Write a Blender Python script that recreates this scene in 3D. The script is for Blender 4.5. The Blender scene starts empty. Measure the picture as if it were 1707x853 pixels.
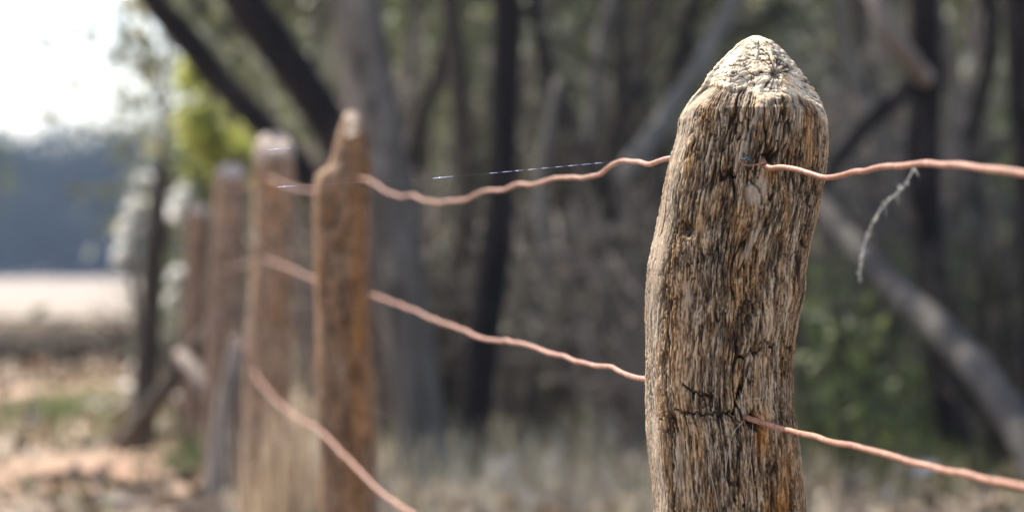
import bpy, math, random
import numpy as np
from mathutils import Vector, Matrix
R = math.radians
rnd = random.Random(7)
RNG = np.random.default_rng(11)
S = bpy.context.scene
COL = S.collection

# ------------------------------------------------------------------ camera, light, exposure
CAM_H = 0.75                      # camera height above the ground
FPX, CX, CY, HZ = 4741.0, 853.5, 426.5, 450.0   # focal length in photo pixels, centre, horizon row
cam_d = bpy.data.cameras.new('camera'); cam = bpy.data.objects.new('camera', cam_d); COL.objects.link(cam)
cam.location = (0, 0, CAM_H); cam.rotation_euler = (R(90) + math.atan((HZ - CY) / FPX), 0, 0)
cam_d.lens = 100; cam_d.sensor_width = 36; cam_d.clip_start = 0.05; cam_d.clip_end = 3000
cam_d.dof.use_dof = True; cam_d.dof.focus_distance = 2.445; cam_d.dof.aperture_fstop = 5.0
S.camera = cam
SUN_AZ, SUN_EL = R(-43), R(55)    # azimuth measured from +Y (view direction), negative = left
world = bpy.data.worlds.new('World'); S.world = world; world.use_nodes = True
wn = world.node_tree.nodes; wl = world.node_tree.links
sky = wn.new('ShaderNodeTexSky'); sky.sky_type = 'NISHITA'; sky.sun_disc = False
sky.sun_elevation = SUN_EL; sky.sun_rotation = SUN_AZ
sky.dust_density = 2.6; sky.air_density = 0.8; sky.ozone_density = 0.2
bg = wn['Background']; bg.inputs['Strength'].default_value = 0.135
wl.new(sky.outputs[0], bg.inputs['Color'])
sun_d = bpy.data.lights.new('sun', 'SUN'); sun = bpy.data.objects.new('sun', sun_d); COL.objects.link(sun)
sun_d.energy = 4.6; sun_d.angle = R(0.5); sun_d.color = (1.0, 0.93, 0.83)
SUN_DIR = Vector((math.sin(SUN_AZ) * math.cos(SUN_EL), math.cos(SUN_AZ) * math.cos(SUN_EL), math.sin(SUN_EL)))
sun.rotation_euler = SUN_DIR.to_track_quat('Z', 'Y').to_euler(); sun.location = (0, 0, 30)
S.view_settings.view_transform = 'Standard'; S.view_settings.look = 'None'
S.view_settings.exposure = 1.48; S.view_settings.gamma = 1
S.view_settings.use_curve_mapping = False
S.cycles.use_denoising = True
S.cycles.max_bounces = 6; S.cycles.transparent_max_bounces = 8; S.cycles.sample_clamp_indirect = 6

# ------------------------------------------------------------------ helpers
def P(px, py, Y):
    """photo pixel at depth Y -> world point (level-camera approximation around the horizon row)"""
    return Vector(((px - CX) / FPX * Y, Y, CAM_H + (HZ - py) / FPX * Y))

def tag(o, label=None, cat=None, group=None, kind=None):
    if label: o['label'] = label
    if cat: o['category'] = cat
    if group: o['group'] = group
    if kind: o['kind'] = kind
    return o

def empty(name, loc, rz=0):
    o = bpy.data.objects.new(name, None); COL.objects.link(o)
    o.location = loc; o.rotation_euler = (0, 0, rz); o.empty_display_size = 0.1
    return o

def mesh_obj(name, V, F, mat, parent=None, smooth=True, attrs=None):
    V = np.asarray(V, dtype=np.float32); F = np.asarray(F, dtype=np.int32)
    me = bpy.data.meshes.new(name)
    n, k = F.shape
    me.vertices.add(len(V)); me.vertices.foreach_set('co', V.ravel())
    me.loops.add(n * k); me.loops.foreach_set('vertex_index', F.ravel())
    me.polygons.add(n)
    me.polygons.foreach_set('loop_start', np.arange(0, n * k, k, dtype=np.int32))
    me.polygons.foreach_set('use_smooth', np.full(n, smooth, dtype=bool))
    me.update(calc_edges=True)
    if attrs:
        for a, val in attrs.items():
            at = me.attributes.new(a, 'FLOAT', 'POINT')
            at.data.foreach_set('value', np.asarray(val, dtype=np.float32).ravel())
    me.materials.append(mat)
    o = bpy.data.objects.new(name, me); COL.objects.link(o)
    if parent is not None: o.parent = parent
    return o

def share(name, src, parent=None, mat=None):
    o = src.copy(); o.name = name; COL.objects.link(o)
    o.parent = parent
    return o

def vnoise(u, v, seed, period=0):
    """smooth value noise in [0,1]; wraps in u with the given integer period"""
    g = np.random.default_rng(seed)
    N = 1024
    T = g.random((period if period else N, N))
    iu = np.floor(u).astype(int); iv = np.floor(v).astype(int)
    fu = u - iu; fv = v - iv
    fu = fu * fu * (3 - 2 * fu); fv = fv * fv * (3 - 2 * fv)
    n = T.shape[0]
    a = T[iu % n, iv % N]; b = T[(iu + 1) % n, iv % N]
    c = T[iu % n, (iv + 1) % N]; d = T[(iu + 1) % n, (iv + 1) % N]
    return (a * (1 - fu) + b * fu) * (1 - fv) + (c * (1 - fu) + d * fu) * fv

def sstep(a, b, x):
    t = np.clip((x - a) / (b - a), 0, 1); return t * t * (3 - 2 * t)

def tube(pts, rad, nseg=10, wob=0.0, seed=0, sub=1):
    """tube round a polyline with per-point radius; closed ends. returns V, F(quads)"""
    pts = [Vector(p) for p in pts]; n = len(pts)
    if sub > 1:                                   # Catmull-Rom refinement
        q, rr = [], []
        for i in range(n - 1):
            p0 = pts[max(i - 1, 0)]; p1 = pts[i]; p2 = pts[i + 1]; p3 = pts[min(i + 2, n - 1)]
            for k in range(sub):
                t = k / sub
                q.append(0.5 * ((2 * p1) + (p2 - p0) * t + (2 * p0 - 5 * p1 + 4 * p2 - p3) * t * t + (3 * p1 - p0 - 3 * p2 + p3) * t ** 3))
                rr.append(rad[i] * (1 - t) + rad[i + 1] * t)
        q.append(pts[-1]); rr.append(rad[-1]); pts, rad, n = q, rr, len(q)
    g = np.random.default_rng(seed)
    V = []; up = None
    for i in range(n):
        d = (pts[min(i + 1, n - 1)] - pts[max(i - 1, 0)]).normalized()
        if up is None:
            up = Vector((0, 1, 0)) if abs(d.y) < 0.8 else Vector((1, 0, 0))
        a = up.cross(d).normalized(); b = d.cross(a).normalized(); up = b
        for k in range(nseg):
            t = 2 * math.pi * k / nseg
            r = rad[i] * (1 + wob * (g.random() - 0.5))
            V.append(pts[i] + (a * math.cos(t) + b * math.sin(t)) * r)
    F = []
    for i in range(n - 1):
        for k in range(nseg):
            F.append((i * nseg + k, i * nseg + (k + 1) % nseg, (i + 1) * nseg + (k + 1) % nseg, (i + 1) * nseg + k))
    for e, i in ((0, 0), (1, n - 1)):
        c = len(V); V.append(pts[i])
        for k in range(0, nseg, 2):
            q = [i * nseg + k, i * nseg + (k + 1) % nseg, i * nseg + (k + 2) % nseg]
            F.append((c, q[2], q[1], q[0]) if e == 0 else (c, q[0], q[1], q[2]))
    return np.array([tuple(v) for v in V]), np.array(F)

def join(parts):
    Vs, Fs, o = [], [], 0
    for V, F in parts:
        Vs.append(V); Fs.append(F + o); o += len(V)
    return np.concatenate(Vs), np.concatenate(Fs)

def leaves(C, size, aspect=2.6, seed=0, droop=0.0):
    """leaf-shaped quads at centres C (n,3); returns V, F, tint"""
    g = np.random.default_rng(seed); n = len(C)
    d = g.normal(size=(n, 3)); d[:, 2] -= droop; d /= np.linalg.norm(d, axis=1)[:, None]
    e = g.normal(size=(n, 3)); e -= (e * d).sum(1)[:, None] * d; e /= np.linalg.norm(e, axis=1)[:, None]
    L = size * (0.6 + 0.8 * g.random(n))[:, None]; W = L / aspect
    nrm = np.cross(d, e)
    A = C - d * L * 0.5; B = C + e * W * 0.5 + nrm * W * 0.15; D = C + d * L * 0.5; E = C - e * W * 0.5 + nrm * W * 0.15
    V = np.stack([A, B, D, E], 1).reshape(-1, 3)
    F = np.arange(4 * n).reshape(n, 4)
    return V, F, np.repeat(g.random(n), 4)

# ------------------------------------------------------------------ materials
def new_mat(name):
    m = bpy.data.materials.new(name); m.use_nodes = True
    nt = m.node_tree; b = nt.nodes['Principled BSDF']
    return m, nt, b

def ramp(nt, stops, fac):
    r = nt.nodes.new('ShaderNodeValToRGB'); el = r.color_ramp.elements
    while len(el) < len(stops): el.new(0.5)
    for e, (p, c) in zip(el, stops):
        e.position = p; e.color = (*c, 1)
    nt.links.new(fac, r.inputs['Fac']); return r.outputs['Color']

def noise(nt, scale, detail=4, rough=0.6, vec=None, stretch=None, dist=0.0):
    t = nt.nodes.new('ShaderNodeTexNoise'); t.inputs['Scale'].default_value = scale
    t.inputs['Detail'].default_value = detail; t.inputs['Roughness'].default_value = rough
    t.inputs['Distortion'].default_value = dist
    if vec is None:
        vec = nt.nodes.new('ShaderNodeTexCoord').outputs['Object']
    if stretch:
        mp = nt.nodes.new('ShaderNodeMapping'); mp.inputs['Scale'].default_value = stretch
        nt.links.new(vec, mp.inputs['Vector']); vec = mp.outputs['Vector']
    nt.links.new(vec, t.inputs['Vector'])
    return t.outputs['Fac']

def attr(nt, name):
    a = nt.nodes.new('ShaderNodeAttribute'); a.attribute_name = name; return a.outputs['Fac']

def mix(nt, fac, a, b, mode='MIX'):
    m = nt.nodes.new('ShaderNodeMix'); m.data_type = 'RGBA'; m.blend_type = mode
    for v, s in ((fac, m.inputs[0]), (a, m.inputs[6]), (b, m.inputs[7])):
        if isinstance(v, (int, float)): s.default_value = v
        elif isinstance(v, tuple): s.default_value = (*v, 1)
        else: nt.links.new(v, s)
    return m.outputs[2]

def math_n(nt, op, a, b):
    m = nt.nodes.new('ShaderNodeMath'); m.operation = op
    for v, s in ((a, m.inputs[0]), (b, m.inputs[1])):
        if isinstance(v, (int, float)): s.default_value = v
        else: nt.links.new(v, s)
    return m.outputs[0]

def bump(nt, b, h, strength, dist):
    k = nt.nodes.new('ShaderNodeBump'); k.inputs['Strength'].default_value = strength; k.inputs['Distance'].default_value = dist
    nt.links.new(h, k.inputs['Height']); nt.links.new(k.outputs[0], b.inputs['Normal'])

def wood_mat(name, dark, mid, pale, cap, orange=(0.46, 0.19, 0.025), fine=1.0):
    m, nt, b = new_mat(name)
    g = attr(nt, 'grain'); c = attr(nt, 'cap'); st = attr(nt, 'stain'); fade = attr(nt, 'bare')
    n1 = noise(nt, 420 * fine, 3, 0.65, stretch=(1, 1, 0.16))
    n1 = math_n(nt, 'ADD', math_n(nt, 'MULTIPLY', n1, 0.55), math_n(nt, 'MULTIPLY', noise(nt, 950 * fine, 2, 0.6, stretch=(1, 1, 0.07)), 0.45))
    n2 = noise(nt, 26, 5, 0.65, stretch=(1, 1, 0.4))
    fac = math_n(nt, 'ADD', math_n(nt, 'MULTIPLY', g, 0.72), math_n(nt, 'MULTIPLY', math_n(nt, 'SUBTRACT', n1, 0.5), 1.25))
    fac = math_n(nt, 'ADD', fac, math_n(nt, 'MULTIPLY', math_n(nt, 'SUBTRACT', n2, 0.45), 0.85))
    base = ramp(nt, [(0.12, dark), (0.40, mid), (0.62, tuple(0.5 * (x + y) for x, y in zip(mid, pale))), (0.88, pale)], fac)
    hue = noise(nt, 60, 3, 0.6, stretch=(1, 1, 0.3))
    base = mix(nt, ramp(nt, [(0.42, (0, 0, 0)), (0.72, (1, 1, 1))], hue), base, mix(nt, 1.0, base, (1.0, 0.74, 0.46), 'MULTIPLY'))
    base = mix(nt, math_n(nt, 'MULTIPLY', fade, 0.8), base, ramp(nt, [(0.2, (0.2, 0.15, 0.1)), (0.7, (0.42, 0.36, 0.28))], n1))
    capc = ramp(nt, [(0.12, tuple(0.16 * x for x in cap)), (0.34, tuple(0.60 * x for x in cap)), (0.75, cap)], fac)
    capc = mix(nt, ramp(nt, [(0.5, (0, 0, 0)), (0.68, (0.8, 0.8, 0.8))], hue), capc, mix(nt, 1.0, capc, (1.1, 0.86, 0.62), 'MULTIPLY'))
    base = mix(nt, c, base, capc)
    so = math_n(nt, 'MULTIPLY', st, ramp(nt, [(0.3, (0.25, 0.25, 0.25)), (0.62, (1, 1, 1))], n2))
    base = mix(nt, so, base, mix(nt, 0.9, base, ramp(nt, [(0.2, tuple(0.3 * x for x in orange)), (0.75, orange)], fac)))
    nt.links.new(base, b.inputs['Base Color']); b.inputs['Roughness'].default_value = 0.85
    b.inputs['Specular IOR Level'].default_value = 0.25
    bump(nt, b, n1, 0.5, 0.0012)
    return m

def rust_mat(name):
    m, nt, b = new_mat(name)
    n = noise(nt, 210, 5, 0.8); n2 = noise(nt, 70, 4, 0.7)
    col = ramp(nt, [(0.25, (0.04, 0.016, 0.010)), (0.48, (0.17, 0.066, 0.036)), (0.75, (0.37, 0.185, 0.115))], n)
    col = mix(nt, ramp(nt, [(0.45, (0, 0, 0)), (0.66, (0.8, 0.8, 0.8))], n2), col, (0.32, 0.17, 0.11))
    nt.links.new(col, b.inputs['Base Color']); b.inputs['Roughness'].default_value = 0.55
    bump(nt, b, n, 0.6, 0.001)
    return m

def bark_mat(name, dark, light, scale=22):
    m, nt, b = new_mat(name)
    n = noise(nt, scale, 6, 0.65, stretch=(1, 1, 0.16)); n2 = noise(nt, 2.2, 3, 0.5)
    col = ramp(nt, [(0.32, dark), (0.68, light)], n)
    col = mix(nt, ramp(nt, [(0.35, (0, 0, 0)), (0.7, (0.6, 0.6, 0.6))], n2), col, tuple(0.6 * x for x in light))
    n4 = noise(nt, 5.5, 4, 0.65, stretch=(1, 1, 0.45))
    col = mix(nt, ramp(nt, [(0.54, (0, 0, 0)), (0.66, (0.7, 0.7, 0.7))], n4), col, tuple(min(0.8, 1.55 * x + 0.01) for x in light))
    nt.links.new(col, b.inputs['Base Color']); b.inputs['Roughness'].default_value = 0.9
    b.inputs['Specular IOR Level'].default_value = 0.2
    bump(nt, b, n, 0.7, 0.02)
    return m

def leaf_mat(name, stops, transl=0.35, rough=0.5):
    m, nt, b = new_mat(name)
    col = ramp(nt, stops, attr(nt, 'tint'))
    nt.links.new(col, b.inputs['Base Color']); b.inputs['Roughness'].default_value = rough
    if transl:
        t = nt.nodes.new('ShaderNodeBsdfTranslucent'); nt.links.new(col, t.inputs['Color'])
        mx = nt.nodes.new('ShaderNodeMixShader'); mx.inputs[0].default_value = transl
        nt.links.new(b.outputs[0], mx.inputs[1]); nt.links.new(t.outputs[0], mx.inputs[2])
        nt.links.new(mx.outputs[0], nt.nodes['Material Output'].inputs['Surface'])
    return m

M = {}
M['wood_main'] = wood_mat('weathered_wood', (0.020, 0.014, 0.009), (0.15, 0.109, 0.066), (0.50, 0.42, 0.305), (0.70, 0.58, 0.41))
M['wood_far'] = wood_mat('weathered_wood_brown', (0.05, 0.033, 0.022), (0.175, 0.115, 0.072), (0.31, 0.225, 0.155), (0.5, 0.41, 0.33), fine=0.5)
M['wood_tan'] = wood_mat('weathered_wood_tan', (0.10, 0.07, 0.05), (0.26, 0.18, 0.125), (0.42, 0.32, 0.24), (0.6, 0.5, 0.42), fine=0.4)
M['rust'] = rust_mat('rusty_wire')
M['bark_black'] = bark_mat('dark_bark', (0.006, 0.005, 0.0045), (0.03, 0.023, 0.020))
M['bark_brown'] = bark_mat('brown_bark', (0.024, 0.019, 0.014), (0.10, 0.083, 0.064))
M['bark_grey'] = bark_mat('grey_bark', (0.045, 0.038, 0.031), (0.17, 0.148, 0.122))
M['bark_pale'] = bark_mat('pale_bark', (0.09, 0.082, 0.068), (0.23, 0.21, 0.18))
M['limb_bark'] = bark_mat('limb_bark', (0.035, 0.031, 0.028), (0.10, 0.09, 0.08))
M['dead_wood'] = bark_mat('dead_wood', (0.11, 0.088, 0.07), (0.34, 0.285, 0.24))
M['bleached'] = bark_mat('bleached_wood', (0.55, 0.52, 0.48), (0.78, 0.76, 0.72))
M['leaf_olive'] = leaf_mat('olive_leaves', [(0.0, (0.04, 0.044, 0.022)), (0.5, (0.10, 0.108, 0.05)), (0.85, (0.17, 0.175, 0.085)), (1.0, (0.26, 0.25, 0.16))])
M['leaf_grey'] = leaf_mat('grey_green_leaves', [(0.0, (0.08, 0.09, 0.06)), (0.6, (0.17, 0.19, 0.125)), (1.0, (0.34, 0.36, 0.27))])
M['leaf_green'] = leaf_mat('green_leaves', [(0.0, (0.045, 0.065, 0.02)), (0.6, (0.10, 0.135, 0.04)), (1.0, (0.20, 0.23, 0.085))])
M['leaf_yellow'] = leaf_mat('yellow_green_leaves', [(0.0, (0.22, 0.25, 0.06)), (0.6, (0.38, 0.40, 0.10)), (1.0, (0.54, 0.54, 0.18))], 0.6)
M['leaf_blue'] = leaf_mat('far_leaves', [(0.0, (0.010, 0.018, 0.018)), (0.6, (0.022, 0.036, 0.030)), (1.0, (0.045, 0.062, 0.045))], 0.0, 1.0)
M['leaf_dry'] = leaf_mat('dry_leaves', [(0.0, (0.045, 0.03, 0.016)), (0.4, (0.15, 0.088, 0.042)), (0.75, (0.23, 0.165, 0.095)), (1.0, (0.42, 0.35, 0.25))], 0.15)
M['straw'] = leaf_mat('dry_grass', [(0.0, (0.22, 0.15, 0.09)), (0.5, (0.42, 0.32, 0.21)), (1.0, (0.62, 0.52, 0.37))], 0.25, 0.6)
M['straw_dull'] = leaf_mat('dull_dry_grass', [(0.0, (0.14, 0.12, 0.07)), (0.5, (0.34, 0.30, 0.19)), (1.0, (0.62, 0.58, 0.42))], 0.25, 0.6)
M['bark_scraps'] = leaf_mat('bark_scraps', [(0.0, (0.06, 0.04, 0.03)), (0.4, (0.22, 0.14, 0.09)), (0.7, (0.42, 0.34, 0.27)), (1.0, (0.6, 0.54, 0.48))], 0.0)
def silk_mat():
    m, nt, b = new_mat('spider_silk')
    b.inputs['Base Color'].default_value = (0.42, 0.5, 0.78, 1); b.inputs['Roughness'].default_value = 0.2
    b.inputs['Specular IOR Level'].default_value = 0.9
    return m
M['silk'] = silk_mat()
def lichen_mat():
    m, nt, b = new_mat('cobweb_fluff')
    n = noise(nt, 300, 3)
    nt.links.new(ramp(nt, [(0.3, (0.3, 0.31, 0.27)), (0.7, (0.6, 0.61, 0.56))], n), b.inputs['Base Color'])
    b.inputs['Roughness'].default_value = 0.7
    return m
M['fluff'] = lichen_mat()
def teal_mat():
    m, nt, b = new_mat('verdigris')
    n = noise(nt, 500, 3)
    nt.links.new(ramp(nt, [(0.42, (0.015, 0.03, 0.035)), (0.72, (0.13, 0.30, 0.28))], n), b.inputs['Base Color'])
    b.inputs['Roughness'].default_value = 0.35; b.inputs['Metallic'].default_value = 0.3
    return m
M['teal'] = teal_mat()
def ground_mat():
    m, nt, b = new_mat('litter_ground')
    n = noise(nt, 1.1, 6, 0.6); n2 = noise(nt, 14, 5, 0.7); n3 = noise(nt, 0.7, 2, 0.5)
    col = ramp(nt, [(0.3, (0.10, 0.06, 0.035)), (0.5, (0.19, 0.125, 0.08)), (0.7, (0.27, 0.21, 0.145))], n)
    col = mix(nt, attr(nt, 'red'), col, mix(nt, n2, (0.24, 0.075, 0.03), (0.27, 0.13, 0.065)))
    col = mix(nt, 0.5, col, ramp(nt, [(0.3, (0.08, 0.06, 0.04)), (0.7, (0.36, 0.29, 0.21))], n2))
    nt.links.new(col, b.inputs['Base Color']); b.inputs['Roughness'].default_value = 0.95
    bump(nt, b, n2, 0.6, 0.03)
    return m
M['ground'] = ground_mat()
def field_mat():
    m, nt, b = new_mat('pale_field')
    n = noise(nt, 0.09, 5, 0.6, stretch=(1, 0.4, 1))
    nt.links.new(ramp(nt, [(0.3, (0.13, 0.105, 0.08)), (0.7, (0.21, 0.172, 0.135))], n), b.inputs['Base Color'])
    b.inputs['Roughness'].default_value = 0.95
    return m
M['field'] = field_mat()

# ------------------------------------------------------------------ setting: ground, field
def sheet(name, pts, mat, z, kind='structure'):
    o = mesh_obj(name, [(x, y, z) for x, y in pts], [tuple(range(len(pts)))], mat, smooth=False)
    tag(o, kind=kind); return o
def ground():
    xs = np.concatenate([[-990, -400, -100, -30], np.linspace(-12, 14, 105), [30, 100, 400, 990]])
    ys = np.concatenate([[-60, -20, -6], np.linspace(-2, 42, 177), [60, 100, 300, 990]])
    X, Y = np.meshgrid(xs, ys)
    Z = 0.10 * (vnoise(X / 1.7 + 40, Y / 1.7 + 40, 3) - 0.5) + 0.05 * (vnoise(X / 0.5 + 90, Y / 0.5 + 90, 4) - 0.5)
    Z *= sstep(60, 30, np.hypot(X, Y))
    Z -= 0.02
    V = np.stack([X, Y, Z], -1).reshape(-1, 3); nx = len(xs)
    i, j = np.meshgrid(np.arange(len(ys) - 1), np.arange(nx - 1), indexing='ij')
    a = (i * nx + j).ravel()
    gs = lambda cx, cy, rx, ry: np.exp(-((X - cx) / rx) ** 2 - ((Y - cy) / ry) ** 2)
    red = np.clip(1.5 * gs(-1.5, 10.8, 0.5, 1.2) + 0.8 * gs(-3.0, 20, 1.0, 3.0) + 0.8 * gs(-2.2, 17.5, 0.5, 1.5) + 0.4 * gs(-1.6, 14, 0.5, 2), 0, 1)
    tag(mesh_obj('ground', V, np.stack([a, a + 1, a + nx + 1, a + nx], 1), M['ground'], attrs={'red': red.ravel()}), kind='structure')
ground()
sheet('field', [(-400, 42), (-5.2, 42), (-34, 262), (-400, 262)], M['field'], 0.04)

# ------------------------------------------------------------------ fence posts
def build_post(name, prof, Y, mat, depth, facet, NT=1000, dz=0.0006, amp=1.0, seed=1, front_px=None, cap_y=None, taper_cells=1.0, feat=None, capline=None):
    """weathered round post. prof: list of (py, left px, right px) in photo pixels at depth Y, top first.
    facet: (zb drop from top in m, depth offset at the top) of the axe-cut face towards the viewer."""
    sc = FPX / Y
    prof = np.array(prof, float)
    zt = CAM_H + (HZ - prof[:, 0]) / sc; xl = (prof[:, 1] - CX) / sc; xr = (prof[:, 2] - CX) / sc
    ztop = zt[0]; zvis = CAM_H + (HZ - 900) / sc
    # rows: dense in view, coarse below the picture; clustered at the apex
    t = [ztop - 0.0]
    k = np.linspace(0, 1, 14) ** 1.6 * 0.006
    rows = list(ztop - k)
    z = rows[-1]
    while z > zvis: z -= dz; rows.append(z)
    while z > -0.06: z -= dz * 8; rows.append(z)
    zr = np.array(rows); NZ = len(zr)
    o = np.argsort(zt)
    L = np.interp(zr, zt[o], xl[o]); Rr = np.interp(zr, zt[o], xr[o])
    cx = 0.5 * (L + Rr); a = np.maximum(0.5 * (Rr - L), 0.0004)
    th = np.linspace(0, 2 * np.pi, NT, endpoint=False); th = th - 0.45 * np.sin(th - 1.5 * np.pi) * -1.0
    TH, Z = np.meshgrid(th, zr)
    A = a[:, None]; C0 = cx[:, None]
    ux, uy = np.cos(TH), np.sin(TH)                 # uy<0 faces the camera
    lob = 1 + 0.035 * np.sin(2 * TH + 0.7 + 3 * Z) * (np.abs(uy) ** 1.5) + 0.03 * np.sin(5 * TH + 9 * Z) * np.abs(uy) ** 1.5
    B = np.minimum(depth * np.ones_like(A), A * (0.98 if capline else 1.9) + 0.001)
    r = lob / np.sqrt((ux / A) ** 2 + (uy / B) ** 2)
    if capline:                                     # the left side is split off flat
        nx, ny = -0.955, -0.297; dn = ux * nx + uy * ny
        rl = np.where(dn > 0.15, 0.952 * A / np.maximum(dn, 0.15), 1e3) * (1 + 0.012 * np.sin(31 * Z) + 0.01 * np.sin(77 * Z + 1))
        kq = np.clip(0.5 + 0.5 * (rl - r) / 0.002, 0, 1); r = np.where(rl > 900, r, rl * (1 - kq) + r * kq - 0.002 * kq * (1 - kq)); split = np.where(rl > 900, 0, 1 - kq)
        hexf = math.cos(math.pi / 6) / np.cos(np.mod(TH + 0.10, math.pi / 3) - math.pi / 6)      # axe-cut facets of the cap
        r = r * (1 + (hexf - 1) * 0.85 * sstep(ztop - 0.068, ztop - 0.046, Z) * (np.abs(uy) > 0.12))
    circ = 2 * np.pi * 0.06; s = TH / (2 * np.pi)
    def per(c): return max(3, int(round(circ / c)))
    w1 = (vnoise(s * 9, Z / 0.05 + 7, seed + 1, 9) - 0.5); w2 = (vnoise(s * 26, Z / 0.022 + 7, seed + 2, 26) - 0.5)
    sw = s + (0.016 * w1 + 0.006 * w2) + 0.05 * (Z - ztop) * 1.0
    zz = Z + 0.02 * w1
    def fib(c, lz, sd): n = per(c); return vnoise((sw * n) % n, zz / lz + 50, seed + sd, n)
    f1 = fib(0.0009 * taper_cells, 0.009, 11); f2 = fib(0.0015 * taper_cells, 0.017, 12)
    f3 = fib(0.0075, 0.04, 13); f4 = fib(0.0008 * taper_cells, 0.0024, 14); f5 = fib(0.022, 0.06, 15)
    gap = sstep(0.80, 0.97, 1 - np.abs(2 * fib(0.0026 * taper_cells, 0.013, 18) - 1)) * sstep(0.35, 0.6, fib(0.012, 0.02, 19))
    rid = 1 - np.abs(2 * fib(0.006, 0.05, 16) - 1)
    crack = sstep(0.90, 0.985, rid) * sstep(0.45, 0.7, fib(0.03, 0.05, 17))
    pits = sstep(0.66, 0.84, f2) * sstep(0.42, 0.62, f3)
    # axe-cut cap facing the viewer
    drop, yo = facet
    phi_jit = 0.010 * (vnoise(s * 40, Z * 0 + 3, seed + 21, 40) - 0.5)
    zb = ztop - drop - 0.010 * ux + phi_jit
    yf = -depth * 0.98 + (Z - zb) / (ztop - zb) * (depth * 0.98 + yo)       # plane depth at height Z
    front = uy < -0.02
    rp = np.where(front, yf / np.minimum(uy, -0.02), 1e3)
    rp = np.where(rp < 0.0004, 0.0004, rp)
    if capline: rp = np.full_like(rp, 1e3)
    h = 0.004
    capm = sstep(-0.0005, 0.0025, r - rp) * front
    kk = np.clip(0.5 + 0.5 * (rp - r) / h, 0, 1)
    r0 = rp * (1 - kk) + r * kk - h * kk * (1 - kk)
    r0 = np.where(rp > 900, r, np.maximum(r0, 0.0004))
    # end grain on the cap: radial checks fanning from a knot
    cap_rows = sstep(zb - 0.012, zb, Z)
    X0 = C0 + r0 * ux
    kx, kz = X0 - cx[0] - 0.0135, Z - (ztop - 0.036)
    ang = np.arctan2(kz, kx); rad = np.hypot(kx, kz)
    chk = vnoise((ang / (2 * np.pi) % 1) * 58 + 2.2 * w1, rad / 0.012 + 5, seed + 31, 58)
    rings = vnoise((kz + 5 * kx * kx + 0.12 * kx + 0.006 * w1 + 0.004 * (f3 - 0.5)) / 0.0015 + 300, kx / 0.0065 + 60 + 2 * w2, seed + 32)
    fine = vnoise(X0 / 0.0013 + 200, Z / 0.0013 + 200, seed + 33)
    nearpit = sstep(0.034, 0.008, rad); chk = 0.5 + (chk - 0.5) * nearpit
    capg = 0.3 * chk + 0.38 * rings + 0.32 * fine
    capck = sstep(0.26, 0.12, chk) * sstep(0.06, 0.01, rad) + sstep(0.0065, 0.002, rad) + 0.45 * sstep(0.22, 0.08, rings) * sstep(0.3, 0.6, fine)
    rough = 0.35 + 0.9 * sstep(0.3, 0.7, fib(0.016, 0.05, 22)) + 0.25 * (fib(0.05, 0.12, 23) - 0.5)
    g_side = 0.30 * f1 + 0.27 * f2 + 0.16 * f3 + 0.22 * f4 + 0.05 * f5
    g_side = np.clip((g_side - 0.5) * 2.3 + 0.53, 0, 1)
    d_side = rough * (0.0014 * (f2 - 0.5) + 0.0012 * (f1 - 0.5)) + 0.0022 * (f3 - 0.5) + 0.0015 * (f4 - 0.5) + 0.0035 * (f5 - 0.5) - 0.004 * crack - 0.0012 * pits * rough - 0.0016 * gap * rough
    d_cap = 0.0026 * (chk - 0.5) + 0.0011 * (rings - 0.5) + 0.0007 * (fine - 0.5) + 0.002 * (f3 - 0.5) - 0.004 * np.clip(capck, 0, 1)
    bare = np.zeros_like(Z); stain = np.zeros_like(Z)
    grain = g_side * (1 - 0.85 * crack) * (1 - 0.5 * pits) * (1 - 0.7 * gap * np.minimum(rough, 1))
    disp = 0.8 * amp * d_side * np.minimum(1, A / 0.03); capgg = 0
    if feat is not None:
        PXX = CX + X0 * sc; PYY = HZ - (Z - CAM_H) * sc
        dd, gg, bare, stain = feat(PXX, PYY, front, f2, f3, f1)
        if capline: bare = np.maximum(bare, 0.8 * split * (0.6 + 0.4 * f2))  # paler split wood, with the sunlit edge partly painted into the colour
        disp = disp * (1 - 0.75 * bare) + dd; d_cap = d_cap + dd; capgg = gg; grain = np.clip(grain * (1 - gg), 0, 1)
    cm = capm * cap_rows
    if capline:
        PXc = CX + X0 * sc; PYc = HZ - (Z - CAM_H) * sc
        bl = np.interp(PXc, [q[0] for q in capline], [q[1] for q in capline]) + 7 * (f2 - 0.5) + 12 * (f3 - 0.5)
        cm = sstep(12, -9, PYc - bl)
        lip = np.exp(-((PYc - bl + 5) / 6.0) ** 2) * sstep(1150, 1200, PXc) * sstep(1365, 1330, PXc)
        disp = disp + (0.0030 * lip - 0.0016 * np.exp(-((PYc - bl - 8) / 6.0) ** 2) * sstep(1150, 1200, PXc) * sstep(1365, 1330, PXc)) * front
    disp = disp * (1 - cm) + amp * d_cap * cm
    grain = grain * (1 - cm) + np.clip(((capg - 0.5) * 2.0 + 0.64) * (1 - 0.85 * np.clip(capck, 0, 1)) * (1 - capgg), 0, 1) * cm
    topfade = sstep(0.0, 0.006, ztop - Z)
    r1 = np.maximum(r0 + disp * topfade, 0.0003)
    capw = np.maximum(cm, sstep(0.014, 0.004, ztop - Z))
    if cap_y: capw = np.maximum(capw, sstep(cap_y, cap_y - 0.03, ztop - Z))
    V = np.stack([C0 + r1 * ux, Y + r1 * uy, Z + 0 * r1], -1)
    V = V.reshape(-1, 3)
    i, j = np.meshgrid(np.arange(NZ - 1), np.arange(NT), indexing='ij')
    q0 = (i * NT + j).ravel(); q1 = (i * NT + (j + 1) % NT).ravel()
    F = np.stack([q0, q0 + NT, q1 + NT, q1], 1)
    top = np.arange(NT // 4) * 4
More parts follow.
